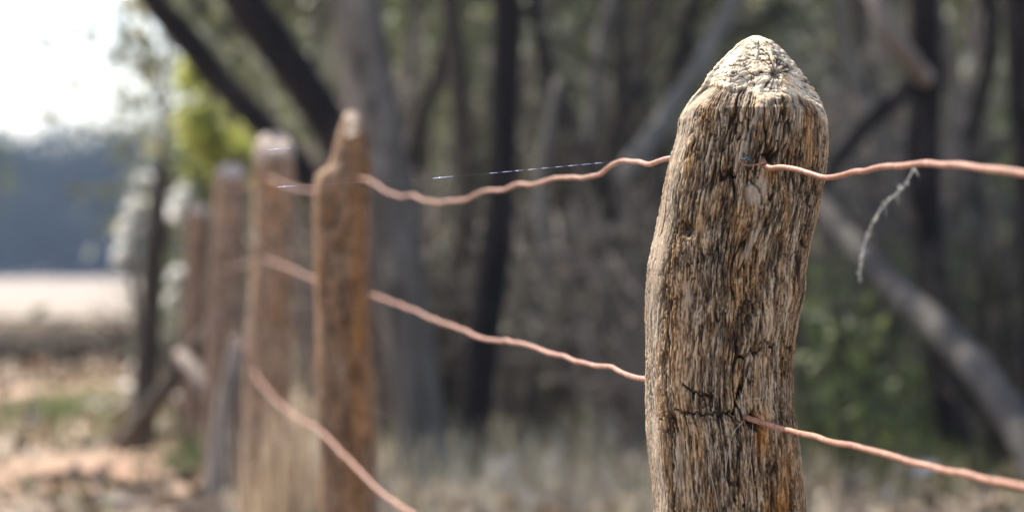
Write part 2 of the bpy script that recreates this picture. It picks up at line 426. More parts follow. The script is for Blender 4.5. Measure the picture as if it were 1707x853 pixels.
    tc = len(V); V = np.concatenate([V, [[cx[0], Y, ztop + 0.0003]]])
    Ft = [(tc, (k), (k + 1), (k + 2) % NT) for k in range(0, NT, 2)]
    F = np.concatenate([F, np.array(Ft)[:, [0, 1, 2, 3]]])
    ex = lambda q: np.concatenate([q.ravel(), [q.ravel()[0]]])
    base = np.array([np.interp(0, zr[::-1], cx[::-1]), Y, 0.0])
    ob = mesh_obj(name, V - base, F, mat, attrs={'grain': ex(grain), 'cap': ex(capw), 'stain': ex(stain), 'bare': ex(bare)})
    ob.location = base
    return ob

def seg_dist(PX, PY, pts):
    d = np.full(PX.shape, 1e6)
    for (x0, y0), (x1, y1) in zip(pts[:-1], pts[1:]):
        vx, vy = x1 - x0, y1 - y0; L2 = vx * vx + vy * vy
        t = np.clip(((PX - x0) * vx + (PY - y0) * vy) / L2, 0, 1)
        d = np.minimum(d, np.hypot(PX - x0 - t * vx, PY - y0 - t * vy))
    return d
def blob(PX, PY, x, y, rx, ry, lean=0.0):
    return np.exp(-(((PX - x + lean * (PY - y)) / rx) ** 2 + ((PY - y) / ry) ** 2))

def main_features(PX, PY, front, f2, f3, f1):
    fr = front.astype(float)
    wx = PX + 7 * (f2 - 0.5) + 5 * (f1 - 0.5); wy = PY + 16 * (f3 - 0.5) + 9 * (f2 - 0.5) + 4 * (f1 - 0.5)
    d = np.zeros_like(PX); g = np.zeros_like(PX)
    def crack(pts, w, depth, k=0.8):
        nonlocal d, g
        w = w * 0.72; m = sstep(w, w * 0.3, seg_dist(wx, wy, pts)) * fr
        d -= depth * m; g = np.maximum(g, k * m)
    crack([(1282, 566), (1262, 573), (1235, 592)], 4.5, 0.005)
    crack([(1222, 592), (1233, 594), (1227, 640), (1220, 668), (1210, 682)], 4.5, 0.006)
    crack([(1212, 683), (1190, 680), (1150, 683), (1120, 684), (1098, 696)], 3.2, 0.004)
    crack([(1134, 637), (1152, 645), (1176, 653)], 3.5, 0.004)
    crack([(1240, 300), (1250, 308), (1258, 322), (1262, 338)], 3.5, 0.004)
    crack([(1256, 298), (1250, 308)], 3.0, 0.003)
    crack([(1205, 285), (1218, 303), (1235, 262), (1262, 195)], 3.0, 0.003)
    crack([(1328, 238), (1322, 250), (1316, 262)], 3.0, 0.003)
    crack([(1300, 600), (1296, 680), (1310, 760), (1318, 853)], 5.0, 0.005)
    crack([(1120, 690), (1118, 760), (1119, 853), (1121, 1000)], 4.0, 0.004)
    crack([(1324, 600), (1318, 640), (1326, 700)], 4.0, 0.004)
    crack([(1290, 400), (1265, 465), (1240, 510), (1218, 570)], 26.0, 0.0035, 0.38)
    crack([(1205, 480), (1190, 520), (1196, 560)], 18.0, 0.002, 0.3)
    crack([(1180, 415), (1165, 450), (1172, 500)], 16.0, 0.002, 0.3)
    crack([(1285, 730), (1280, 790), (1278, 853)], 4.0, 0.003)
    for q, w in (([(1214, 135), (1218, 116), (1229, 92)], 3.2), ([(1268, 84), (1278, 100), (1284, 128)], 4), ([(1203, 112), (1232, 117), (1248, 113)], 2.6), ([(1238, 82), (1262, 88), (1276, 104)], 2.8),
                 ([(1303, 104), (1297, 124), (1290, 140)], 3.5), ([(1314, 112), (1306, 132), (1296, 146)], 3), ([(1262, 100), (1274, 116), (1284, 130)], 3), ([(1192, 128), (1212, 136), (1240, 134)], 2.6), ([(1252, 70), (1258, 84)], 2.4), ([(1240, 118), (1250, 128), (1247, 144)], 2.4)):
        crack(q, w * 0.5, 0.0016, 0.6)
    # long pale ridge, bare worn patches
    rid = sstep(10, 3, seg_dist(wx, wy, [(1262, 185), (1240, 235), (1222, 290)])) * fr
    d += 0.002 * rid
    bare = np.maximum.reduce([sstep(0.35, 0.8, blob(wx, wy, 1252, 320, 24, 32, 0.2)), 0.7 * rid,
                              sstep(0.4, 0.9, blob(wx, wy, 1245, 400, 9, 48, 0.5)),
                              sstep(0.4, 0.9, blob(wx, wy, 1140, 485, 8, 34, 0.1)),
                              0.7 * sstep(0.4, 0.9, blob(wx, wy, 1126, 770, 5, 90)),
                              0.5 * sstep(0.4, 0.9, blob(wx, wy, 1308, 820, 4, 90))]) * fr
    # knot pit, wire holes
    pit = blob(PX, PY, 1141, 384, 10, 10) * fr
    d -= 0.007 * pit; g = np.maximum(g, 0.5 * pit)
    for hx, hy in ((1268, 268), (1243, 694)):
        hm = sstep(12, 5, np.hypot(PX - hx - 1, (PY - hy))) * fr
        hm = np.maximum(hm, sstep(13, 4, np.hypot(PX - hx - 8, PY - hy - (8 if hy > 400 else -3))) * fr)
        d -= 0.010 * hm; g = np.maximum(g, 0.9 * hm)
    # orange lichen low on the right, rust-coloured streaks
    stain = np.maximum.reduce([blob(PX, PY, 1300, 845, 20, 120), 0.8 * blob(PX, PY, 1272, 900, 16, 70),
                               0.7 * blob(PX, PY, 1339, 215, 9, 60), 0.5 * blob(PX, PY, 1320, 590, 8, 80),
                               0.35 * blob(PX, PY, 1128, 560, 18, 150), 0.8 * blob(PX, PY, 1275, 290, 12, 20), 0.9 * blob(PX, PY, 1262, 722, 14, 34)]) * fr
    return d, g, np.clip(bare, 0, 1), stain

main_prof = [(60, 1252, 1268), (62, 1247, 1272), (67, 1239, 1284), (74, 1230, 1294), (88, 1214, 1308), (99, 1202, 1318), (106, 1195, 1323),
             (125, 1178, 1338), (146, 1169, 1354), (164, 1153, 1365), (185, 1139, 1375), (199, 1132, 1380), (227, 1127, 1379),
             (255, 1118, 1378), (276, 1113, 1376), (311, 1106, 1371), (356, 1098, 1362), (406, 1087, 1349), (448, 1080, 1342),
             (486, 1078, 1340), (518, 1077, 1332), (560, 1077, 1325), (599, 1077, 1320), (673, 1077, 1322), (711, 1078, 1329),
             (759, 1081, 1334), (807, 1086, 1341), (853, 1088, 1344), (1000, 1084, 1350), (1400, 1078, 1352), (2050, 1070, 1362)]
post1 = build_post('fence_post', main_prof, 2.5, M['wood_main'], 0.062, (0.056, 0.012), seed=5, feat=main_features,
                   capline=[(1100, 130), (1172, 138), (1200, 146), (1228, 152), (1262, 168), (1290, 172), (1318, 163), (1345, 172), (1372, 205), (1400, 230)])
tag(post1, 'large sharply focused weathered timber fence post with axe cut pointed top in front', 'fence post', 'weathered timber fence posts')

def far_features(streaks):
    def f(PX, PY, front, f2, f3, f1):
        z = np.zeros_like(PX); st = z.copy()
        for x, y, rx, ry, k in streaks:
            st = np.maximum(st, k * blob(PX, PY, x, y, rx, ry))
        return z, z, z, st
    return f
p2 = [(185, 581, 590), (190, 575, 596), (205, 568, 604), (225, 562, 612), (260, 553, 617), (274, 549, 618), (284, 538, 618), (290, 529, 618), (302, 524, 618), (320, 522, 617), (420, 524, 615),
      (500, 526, 617), (600, 528, 621), (700, 530, 625), (853, 535, 629), (1000, 538, 632), (1350, 540, 636)]
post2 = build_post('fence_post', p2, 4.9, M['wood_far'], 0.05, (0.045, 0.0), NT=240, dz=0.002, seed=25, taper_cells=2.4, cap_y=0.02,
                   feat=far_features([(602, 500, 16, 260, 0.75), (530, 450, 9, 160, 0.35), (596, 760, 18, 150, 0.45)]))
tag(post2, 'second brown fence post with narrow pointed top and a notched left shoulder', 'fence post', 'weathered timber fence posts')
p3 = [(220, 446, 462), (224, 438, 473), (231, 431, 482), (244, 426, 488), (280, 423, 490), (400, 422, 489), (500, 416, 489), (700, 408, 486), (1100, 402, 486)]
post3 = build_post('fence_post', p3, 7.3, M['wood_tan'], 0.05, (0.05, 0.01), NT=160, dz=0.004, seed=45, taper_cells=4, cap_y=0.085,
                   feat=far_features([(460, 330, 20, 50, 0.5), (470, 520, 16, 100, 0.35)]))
tag(post3, 'third blurred fence post with broad pale blunt top', 'fence post', 'weathered timber fence posts')
p4 = [(272, 376, 396), (276, 368, 404), (290, 360, 410), (400, 352, 412), (500, 346, 410), (700, 340, 408), (920, 338, 408)]
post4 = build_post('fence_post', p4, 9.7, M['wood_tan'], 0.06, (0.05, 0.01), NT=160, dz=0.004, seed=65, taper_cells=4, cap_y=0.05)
tag(post4, 'fourth blurred fence post with narrow rounded top beside the broad third one', 'fence post', 'weathered timber fence posts')

p5 = [(338, 322, 338), (342, 316, 345), (360, 312, 349), (500, 306, 346), (700, 300, 342), (780, 298, 342)]
post5 = build_post('fence_post', p5, 12.1, M['wood_tan'], 0.06, (0.05, 0.01), NT=120, dz=0.006, seed=85, taper_cells=4, cap_y=0.05)
tag(post5, 'fifth fence post, shortest and most blurred, just left of the fourth', 'fence post', 'weathered timber fence posts')

# ------------------------------------------------------------------ wires
def wire(pts, rad, name, label, seed=0):
    """pts: (px, py, Y) ; Y None = interpolated so that the span is straight in depth (1/Y linear in px)"""
    xs = [p[0] for p in pts]
    known = [(p[0], 1 / p[2]) for p in pts if p[2]]
    kx = np.array([k[0] for k in known]); ky = np.array([k[1] for k in known]); o = np.argsort(kx)
    W = []
    g = random.Random(seed)
    for (x, y, Y) in pts:
        Yv = Y if Y else 1 / np.interp(x, kx[o], ky[o])
        W.append(P(x, y, Yv))
    fine = []                                        # real wire is never smooth: small kinks every few centimetres
    for p, q in zip(W[:-1], W[1:]):
        n = max(1, min(24, int((q - p).length / 0.03)))
        for k in range(n): fine.append(p.lerp(q, k / n) + (Vector((g.gauss(0, .0004), g.gauss(0, .0004), g.gauss(0, .0006))) if k else Vector((0, 0, 0))))
    W = fine + [W[-1]]
    V, F = tube(W, [rad * (0.92 + 0.12 * g.random()) for _ in W], 12, 0.05, seed, sub=5)
    b = W[0].copy()
    o = mesh_obj(name, V - np.array(b), F, M['rust']); o.location = b
    tag(o, label, 'wire', 'rusty fence wires')
    return o
_ = None
wire([(5200, 700, 0.42), (2300, 290, 1.30), (2000, 296, 1.55), (1850, 289, _), (1780, 293, _), (1707, 289, 1.83), (1640, 281, _), (1600, 275, _), (1545, 272, _), (1500, 277, _), (1460, 280, _), (1425, 286, _), (1400, 293, _),
      (1376, 296, 2.33), (1352, 290, _), (1330, 283, _), (1305, 279, _), (1285, 280, 2.415), (1276, 275, 2.425), (1271, 266, 2.44), (1262, 260, 2.47), (1190, 262, 2.5), (1120, 264, 2.52),
      (1100, 268, _), (1082, 274, _), (1066, 270, _), (1038, 268, _), (1022, 274, _), (1010, 283, _), (999, 291, _), (970, 297, _), (948, 296, _), (925, 297, _), (905, 303, _), (882, 308, _), (862, 307, _), (842, 316, _), (820, 317, _), (800, 321, _), (783, 330, _), (760, 335, _),
      (735, 338, _), (705, 334, _), (688, 325, _), (668, 328, _), (648, 322, _), (628, 308, _), (612, 299, _), (595, 297, 4.86), (560, 305, 4.9), (520, 318, _), (500, 316, _), (470, 306, _), (445, 295, 7.25), (410, 310, _), (375, 318, 9.7)],
     0.0024, 'fence_wire', 'rusty crinkled topmost wire running through the tops of the fence posts', 1)
wire([(4600, 1500, 0.45), (2300, 930, 1.28), (2000, 872, 1.50), (1850, 843, _), (1707, 811, 1.79), (1640, 798, _), (1580, 785, _), (1520, 770, _), (1460, 752, _), (1400, 739, _), (1360, 727, _), (1320, 718, 2.36), (1290, 710, _), (1258, 700, 2.425), (1245, 695, 2.437), (1225, 682, 2.47), (1150, 655, 2.5), (1090, 634, 2.52),
      (1066, 630, _), (1040, 622, _), (1019, 611, _), (1000, 610, _), (960, 602, _), (925, 590, _), (880, 575, _), (850, 569, _), (815, 566, _), (788, 558, _), (772, 549, _), (730, 535, _), (690, 517, _), (650, 502, _), (612, 488, 4.85), (560, 472, 4.9), (527, 467, _), (490, 450, _), (465, 440, _), (440, 432, 7.22), (410, 440, _), (372, 450, 9.7)],
     0.0025, 'fence_wire', 'rusty middle wire threaded through drilled holes halfway down the large post', 2)
wire([(2700, 2300, 1.1), (1700, 1480, 1.8), (1230, 1080, 2.44), (1090, 1035, 2.5), (1000, 1000, _), (900, 952, _), (800, 910, _), (740, 884, _), (680, 851, _), (650, 831, _), (625, 811, _), (598, 782, _), (570, 755, _), (545, 728, 4.74), (528, 712, _), (505, 702, _), (478, 685, _), (455, 662, _), (436, 640, _), (420, 614, _), (408, 592, _), (398, 580, 7.0), (402, 572, 7.15), (425, 570, 7.28)],
     0.0031, 'fence_wire', 'rusty lowest wire sagging from the third post across the front of the second post', 3)

# ------------------------------------------------------------------ trees
def crown_mesh(name, rx, rz, n, size, mat, seed):
    g = np.random.default_rng(seed)
    nc = 26
    cc = g.normal(size=(nc, 3)); cc /= np.linalg.norm(cc, axis=1)[:, None]
    cc *= (0.35 + 0.6 * g.random(nc))[:, None]; cc[:, 2] *= rz / rx
    k = g.integers(0, nc, n)
    C = cc[k] * rx + g.normal(size=(n, 3)) * rx * 0.16
    V, F, t = leaves(C, size, 2.4, seed + 1, 0.6)
    o = mesh_obj(name, V, F, mat, smooth=False, attrs={'tint': t})
    return o
crown_src = []
def crown(parent, kind, loc, s, rz):
    key = {'olive': 'leaf_olive', 'grey': 'leaf_grey', 'green': 'leaf_green'}[kind]
    for k, me in crown_src:
        if k == kind and rnd.random() < 0.6:
            o = bpy.data.objects.new('crown', me); COL.objects.link(o); break
    else:
        o = crown_mesh('crown', 1.5, 1.1, 1600, 0.16, M[key], rnd.randint(0, 9999)); crown_src.append((kind, o.data))
    o.parent = parent; o.location = loc; o.scale = (s, s, s * 0.9); o.rotation_euler = (0, 0, rz)
    return o

def tree(path, Y, mat, label, leaf='olive', top=5.5, limbs=3, crown_s=1.0, dy=0.0, name='tree', branches=(), crowned=True, group='trees standing behind the fence', wob=0.10, seed=None, sidelimbs=0):
    """path: (px, py, width px) from the top of the picture down; extended to the ground and up to the crown"""
    sc = FPX / Y
    pts = [P(x, y, Y) for x, y, w in path]; rad = [0.5 * w / sc for x, y, w in path]
    # downwards to the ground
    p, q = pts[-1], pts[-2]
    if p.z > 0.0:
        d = (p - q); d = d / max(abs(d.z), 1e-3); d.x = max(-0.35, min(0.35, d.x))
        pts.append(Vector((p.x + d.x * (p.z + 0.1), Y, -0.1))); rad.append(rad[-1] * 1.15)
    # upwards
    p, q = pts[0], pts[1]
    d = (p - q); d = d / max(d.z, 0.05); d.x = max(-0.7, min(0.7, d.x))
    z = p.z; up = []
    x = p.x; y = Y; r = rad[0]; sx = d.x
    while z < top:
        z += 0.6; sx *= 0.93; x += sx * 0.6; y += dy * 0.6 + rnd.uniform(-0.03, 0.03); r *= 0.90
        up.append((Vector((x + rnd.uniform(-.04, .04), y, z)), r))
    pts = [u[0] for u in reversed(up)] + pts; rad = [u[1] for u in reversed(up)] + rad
    base = Vector((pts[-1].x, Y, 0))
    root = empty(name, base); tag(root, label, 'tree', group)
    sd = seed if seed is not None else rnd.randint(0, 9999)
    V, F = tube([p - base for p in pts], rad, 14, wob, sd, sub=3)
    mesh_obj('trunk', V, F, mat, root)
    for br in branches:                                  # limbs seen in the photograph
        bp = [P(x, yy, Y + oy) - base for x, yy, w, oy in br]; rr = [0.5 * w / sc for x, yy, w, oy in br]
        V, F = tube(bp, rr, 10, wob, sd + 3, sub=3); mesh_obj('branch', V, F, mat, root)
    if sidelimbs:
        for k in range(sidelimbs):
            i = rnd.randrange(max(1, len(up) - 1), len(pts) - 1); s0 = pts[i].lerp(pts[i + 1], rnd.random()) - base
            a = rnd.uniform(0, 6.28); L = rnd.uniform(0.5, 1.6); e = s0 + Vector((math.cos(a) * L, math.sin(a) * L * 0.6, L * rnd.uniform(0.3, 1.3)))
            m1 = s0.lerp(e, 0.4) + Vector((rnd.uniform(-.12, .12), 0, rnd.uniform(-.05, .15))); m2 = s0.lerp(e, 0.7) + Vector((rnd.uniform(-.12, .12), 0, rnd.uniform(-.1, .15)))
            q = rad[i] * rnd.uniform(0.25, 0.55)
            pr = [tube([s0, m1, m2, e], [q, q * .8, q * .6, q * .3], 7, 0.15, k, sub=3)]
            for b0 in (m1, m2, e):
                e2 = b0 + Vector((rnd.uniform(-.5, .5), rnd.uniform(-.3, .3), rnd.uniform(-.1, .6)))
                pr.append(tube([b0, b0.lerp(e2, .5) + Vector((rnd.uniform(-.06, .06), 0, .04)), e2], [q * .4, q * .3, q * .12], 6, 0.1, k))
            V, F = join(pr); mesh_obj('branch', V, F, mat, root)
    if crowned:
        T = pts[0] - base
        for k in range(limbs):
            a = 2 * math.pi * (k + rnd.random() * 0.6) / limbs
            i = min(len(up) - 1, 1 + k % 3); s0 = pts[i] - base
            e = s0 + Vector((math.cos(a) * 1.2, math.sin(a) * 1.2, 0.9)) * crown_s
            mpt = s0.lerp(e, 0.5) + Vector((0, 0, 0.12))
            V, F = tube([s0, mpt, e], [rad[i] * 0.55, rad[i] * 0.4, rad[i] * 0.15], 7, 0.1, k); mesh_obj('branch', V, F, mat, root)
        crown(root, leaf, T + Vector((0, 0, 0.25)), crown_s, rnd.random() * 6)
    return root

tree([(590, 0, 80), (612, 120, 86), (640, 300, 90), (665, 450, 88), (690, 620, 84), (712, 800, 84)], 10.2, M['bark_grey'],
     'thick grey leaning trunk just right of the second fence post', 'olive', top=6, crown_s=1.2, dy=0.1)
tree([(846, 0, 48), (842, 150, 50), (836, 300, 52), (822, 450, 54), (800, 620, 56), (778, 790, 62)], 10.6, M['bark_black'],
     'black narrow trunk standing midway between the second post and the large post', 'olive', top=5.4, dy=0.1)
tree([(405, 0, 68), (455, 70, 68), (505, 140, 66), (560, 230, 64), (612, 350, 62), (655, 500, 62), (690, 650, 64), (712, 790, 70)], 11.6, M['bark_black'],
     'broad dark trunk leaning left above the second fence post', 'olive', top=5.2, crown_s=1.1, dy=0.25)
tree([(255, 0, 44), (300, 50, 46), (350, 115, 46), (405, 175, 44), (470, 240, 42), (530, 320, 42), (590, 430, 42), (635, 560, 46), (660, 720, 50)], 13.5, M['bark_black'],
     'thin dark limb-like trunk slanting steeply down from the sky gap at upper left', 'olive', top=5.0, crown_s=0.45, dy=0.3)
tree([(1540, 0, 50), (1546, 120, 54), (1538, 260, 58), (1548, 420, 56), (1574, 600, 58), (1600, 790, 64)], 11.2, M['bark_black'],
     'dark upright trunk right of the large post with a limb slanting down left', 'olive', top=5.6, dy=0.1,
     branches=[[(1545, 115, 36, 0), (1490, 165, 34, -.1), (1430, 225, 30, -.2), (1372, 300, 26, -.3), (1300, 380, 20, -.4)]])
tree([(1700, 0, 52), (1704, 150, 52), (1722, 400, 54), (1730, 800, 60)], 10.0, M['bark_black'],
     'black trunk at the right edge of the picture', 'grey', top=5.6, dy=0.1)
# second row of trunks
rows = [
    ((700, 0), (694, 360), (716, 780), 28, 15.0, 'bark_grey', 'slender grey trunk close behind the thick leaning trunk', 'olive'),
    ((748, 0), (752, 400), (738, 740), 44, 13.0, 'bark_brown', 'dark brown trunk left of the narrow black trunk', 'olive'),
    ((896, 0), (905, 380), (916, 700), 46, 19.0, 'bark_grey', 'hazy grey trunk just right of the narrow black trunk', 'grey'),
    ((966, 0), (976, 320), (1002, 760), 40, 14.0, 'bark_brown', 'brown trunk between the narrow black trunk and the large post', 'olive'),
    ((1046, 0), (1052, 300), (1034, 740), 48, 16.5, 'bark_brown', 'wide brown trunk beside the left edge of the large post', 'olive'),
    ((1112, 0), (1108, 300), (1120, 740), 30, 13.0, 'bark_black', 'dark thin trunk partly hidden by the left side of the large post', 'olive'),
    ((1420, 0), (1412, 340), (1398, 760), 32, 20.0, 'bark_grey', 'grey trunk close to the right side of the large post', 'grey'),
    ((1468, 0), (1462, 340), (1436, 760), 30, 17.0, 'bark_brown', 'brown trunk behind the hanging cobweb strand', 'olive'),
    ((1610, 0), (1622, 340), (1640, 760), 44, 16.0, 'bark_grey', 'grey upright trunk right of the dark trunk with the limb', 'grey'),
    ((1662, 0), (1650, 340), (1668, 760), 34, 21.0, 'bark_brown', 'faint brown trunk near the right edge of the picture', 'green'),
    ((540, -20), (524, 260), (500, 700), 36, 17.0, 'bark_brown', 'brown trunk seen above and behind the second fence post', 'olive'),
    ((480, 0), (486, 300), (500, 700), 26, 21.0, 'bark_grey', 'faint grey trunk between the third and second fence posts', 'olive'),
    ((640, -10), (632, 300), (622, 700), 34, 22.0, 'bark_brown', 'distant brown trunk hidden behind the thick leaning trunk', 'olive'),
    ((800, 0), (792, 300), (800, 700), 24, 24.0, 'bark_grey', 'distant grey stem glimpsed left of the narrow black trunk', 'olive'),
    ((866, 0), (874, 300), (868, 700), 22, 26.0, 'bark_pale', 'pale distant stem touching the right edge of the narrow black trunk', 'grey'),
    ((1010, 0), (1018, 300), (1000, 700), 20, 26.0, 'bark_grey', 'thin distant grey stem among shrubs left of the large post', 'grey'),
    ((1500, 0), (1506, 300), (1510, 700), 22, 25.0, 'bark_grey', 'thin distant stem left of the dark trunk with the limb', 'olive'),
]
for (x0, y0), (x1, y1), (x2, y2), w, Y, mt, lb, lf in rows:
    ln = rnd.uniform(-70, 70); bow = rnd.uniform(-26, 26); w0 = rnd.uniform(0.55, 0.85)
    tree([(x0 + ln, y0, w * w0), (0.5 * (x0 + x1) + 0.62 * ln + bow, 0.5 * (y0 + y1), w * (0.3 + 0.7 * w0)), (x1 + 0.25 * ln + bow, y1, w * 0.95), (x2, y2, w * 1.12)], Y, M[mt], lb, lf,
         top=rnd.uniform(4.6, 6.2), limbs=3, crown_s=rnd.uniform(0.9, 1.25), dy=rnd.uniform(-0.05, 0.1), sidelimbs=5)
# leaning and broken limbs caught by light
def limb(path, mat, label, name='leaning_branch', wob=0.12, cat='branch', group='leaning dead branches'):
    pts = [P(x, y, Y) for x, y, w, Y in path]; rad = [0.5 * w * Y / FPX for x, y, w, Y in path]
    b = pts[-1].copy()
    V, F = tube([p - b for p in pts], rad, 14, wob, rnd.randint(0, 999), sub=4)
    o = mesh_obj(name, V, F, mat); o.location = b
    tag(o, label, cat, group); return o
limb([(1300, 270, 26, 10.2), (1365, 335, 31, 10.0), (1425, 408, 36, 9.7), (1490, 478, 44, 9.4), (1560, 542, 51, 9.1), (1630, 616, 54, 8.8), (1690, 700, 58, 8.5), (1745, 810, 61, 8.2), (1800, 960, 63, 7.9)],
     M['limb_bark'], 'thick grey curved dead branch crossing the lower right behind the large post')
limb([(1440, -50, 26, 10.6), (1464, 10, 30, 10.6), (1484, 58, 34, 10.6), (1514, 96, 34, 10.7), (1542, 130, 28, 10.9)], M['dead_wood'], 'short pale dead branch forking up left from the dark trunk at the right')
limb([(1262, -90, 28, 12.6), (1245, -40, 29, 12.5), (1215, 20, 31, 12.4), (1178, 85, 26, 12.3), (1150, 130, 23, 12.2), (1122, 172, 28, 12.1), (1090, 225, 37, 12), (1050, 275, 34, 11.9), (1036, 300, 20, 11.9)],
     M['bark_pale'], 'pale broken dead branch hanging down behind the left side of the large post top')

for pth, mt, lb in [
    ([(1040, -60, 22, 14), (1000, 80, 24, 14), (985, 220, 24, 14), (940, 380, 26, 14), (925, 560, 28, 14), (880, 715, 30, 14)], 'bark_pale', 'pale crooked stem bending left between the black trunk and the large post'),
    ([(880, -60, 20, 13), (905, 90, 22, 13), (960, 230, 24, 13), (1020, 360, 26, 13), (1050, 520, 28, 13), (1045, 735, 30, 13)], 'bark_black', 'dark crooked stem slanting right towards the large post'),
    ([(760, -60, 24, 15), (735, 110, 24, 15), (690, 240, 26, 15), (700, 420, 28, 15), (735, 560, 28, 15), (740, 697, 30, 15)], 'bark_black', 'dark bowed stem between the thick grey trunk and the black trunk'),
    ([(930, 130, 10, 12), (900, 300, 16, 12), (905, 480, 20, 12), (850, 640, 24, 12), (835, 760, 26, 12)], 'bark_pale', 'short pale dead stem curving up beside the black trunk'),
    ([(1640, -60, 26, 13.5), (1655, 80, 26, 13.5), (1620, 240, 28, 13.5), (1650, 420, 30, 13.5), (1690, 600, 30, 13.5), (1680, 725, 32, 13.5)], 'bark_black', 'dark bowed stem left of the black trunk at the right edge'),
    ([(1390, -60, 18, 14.5), (1420, 120, 20, 14.5), (1480, 260, 22, 14.5), (1500, 420, 22, 14.5), (1460, 560, 24, 14.5), (1470, 705, 26, 14.5)], 'bark_pale', 'pale crooked stem behind the cobweb strand'),
    ([(1740, 180, 16, 12.5), (1660, 250, 18, 12.5), (1600, 330, 20, 12.5), (1520, 480, 24, 12.5), (1440, 640, 26, 12.5), (1425, 745, 28, 12.5)], 'bark_brown', 'brown leaning stem crossing behind the curved dead branch')]:
    limb(pth, M[mt], lb, 'crooked_sapling', cat='dead sapling', group='crooked dead saplings in the bush')

# slender dark sapling and bracing stick left of the posts
limb([(274, 258, 14, 12.2), (266, 300, 24, 12.2), (257, 400, 34, 12.2), (250, 540, 40, 12.2), (240, 690, 44, 12.2), (238, 748, 46, 12.2)], M['bark_brown'],
     'slender dark brown dead stem left of the fourth fence post', 'dead_sapling', cat='dead sapling', group='dead saplings by the fence')

# ------------------------------------------------------------------ shrubs
shrub_src = {}
def shrub(px, py_base, Y, hgt, wid, kind, label, n=1400, leaf=0.05, loc=None, name='shrub', cat='shrub', zlift=0.0, group='shrubs under the trees'):
    base = Vector(((px - CX) / FPX * Y, Y, 0)) if loc is None else Vector(loc)
    root = empty(name, base, rnd.random() * 6); tag(root, label, cat, group)
    key = (kind, leaf, n)
    if key in shrub_src and len(shrub_src[key]) > 1:
        me = shrub_src[key][rnd.randrange(len(shrub_src[key]))]
        o = bpy.data.objects.new('foliage', me); COL.objects.link(o); o.parent = root
    else:
        g = np.random.default_rng(rnd.randint(0, 9999)); nc = 22
        cc = np.stack([g.normal(size=nc) * 0.3, g.normal(size=nc) * 0.3, g.uniform(0.12, 0.95, nc)], 1)
        C = cc[g.integers(0, nc, n)] + g.normal(size=(n, 3)) * 0.085
        C[:, 2] = np.abs(C[:, 2])
        V, F, t = leaves(C, leaf, 2.6, 5, 0.2)
        o = mesh_obj('foliage', V, F, M[kind], root, smooth=False, attrs={'tint': t})
        shrub_src.setdefault(key, []).append(o.data)
    o.scale = (wid, wid, hgt)
    pr = []
    for k in range(5):
        a = k * 1.3 + rnd.random()
        e = Vector((math.cos(a) * 0.3 * wid, math.sin(a) * 0.3 * wid, hgt * 0.85))
        pr.append(tube([Vector((0, 0, -0.03)), e * 0.5 + Vector((0, 0, 0.06)), e], [0.012, 0.009, 0.004], 6))
    V, F = join(pr); mesh_obj('stem', V, F, M['bark_brown'], root)
    return root
sh = [
    (700, 0, 15.5, 1.1, 1.1, 'leaf_grey', 'grey green shrub at the foot of the thick leaning trunk'),
    (905, 0, 12.5, 0.75, 1.1, 'leaf_grey', 'low pale shrub right of the black trunk base'),
    (1010, 0, 13.5, 0.7, 1.2, 'leaf_grey', 'low grey shrub left of the large post near the ground'),
    (860, 0, 17.0, 1.5, 1.3, 'leaf_olive', 'olive shrub behind the narrow black trunk'),
    (960, 0, 20.0, 2.0, 1.6, 'leaf_olive', 'tall olive shrub between black trunk and large post'),
    (1080, 0, 19.0, 2.1, 1.5, 'leaf_grey', 'tall grey green shrub behind the left side of the large post'),
    (770, 0, 19.0, 2.2, 1.5, 'leaf_olive', 'tall olive bush left of the black trunk'),
    (655, 0, 21.0, 2.4, 1.7, 'leaf_green', 'tall green bush behind the thick leaning trunk'),
    (560, 0, 20.0, 2.2, 1.4, 'leaf_olive', 'olive bush behind the second fence post'),
    (470, 0, 22.0, 2.6, 1.5, 'leaf_olive', 'tall olive bush rising between the third and second posts'),
    (1385, 0, 11.5, 0.85, 0.9, 'leaf_green', 'green shrub beside the right edge of the large post'),
    (1450, 0, 14.0, 1.0, 1.0, 'leaf_green', 'green bush under the leaning dead branch'),
    (1500, 0, 19.0, 2.1, 1.6, 'leaf_olive', 'olive bush behind the hanging cobweb strand'),
    (1420, 0, 22.0, 2.6, 1.7, 'leaf_grey', 'tall grey green bush right of the large post top'),
    (1640, 0, 13.0, 1.1, 1.2, 'leaf_grey', 'grey green bush below the leaning branch at lower right'),
    (1690, 0, 17.0, 1.9, 1.3, 'leaf_olive', 'olive bush at the right edge of the picture'),
    (1590, 0, 21.0, 2.4, 1.6, 'leaf_grey', 'grey green bush right of the dark trunk'),
    (1240, 0, 20.0, 2.3, 1.8, 'leaf_olive', 'olive bush hidden mostly behind the large post'),
]
for a in sh: shrub(*a)
twig_src = []
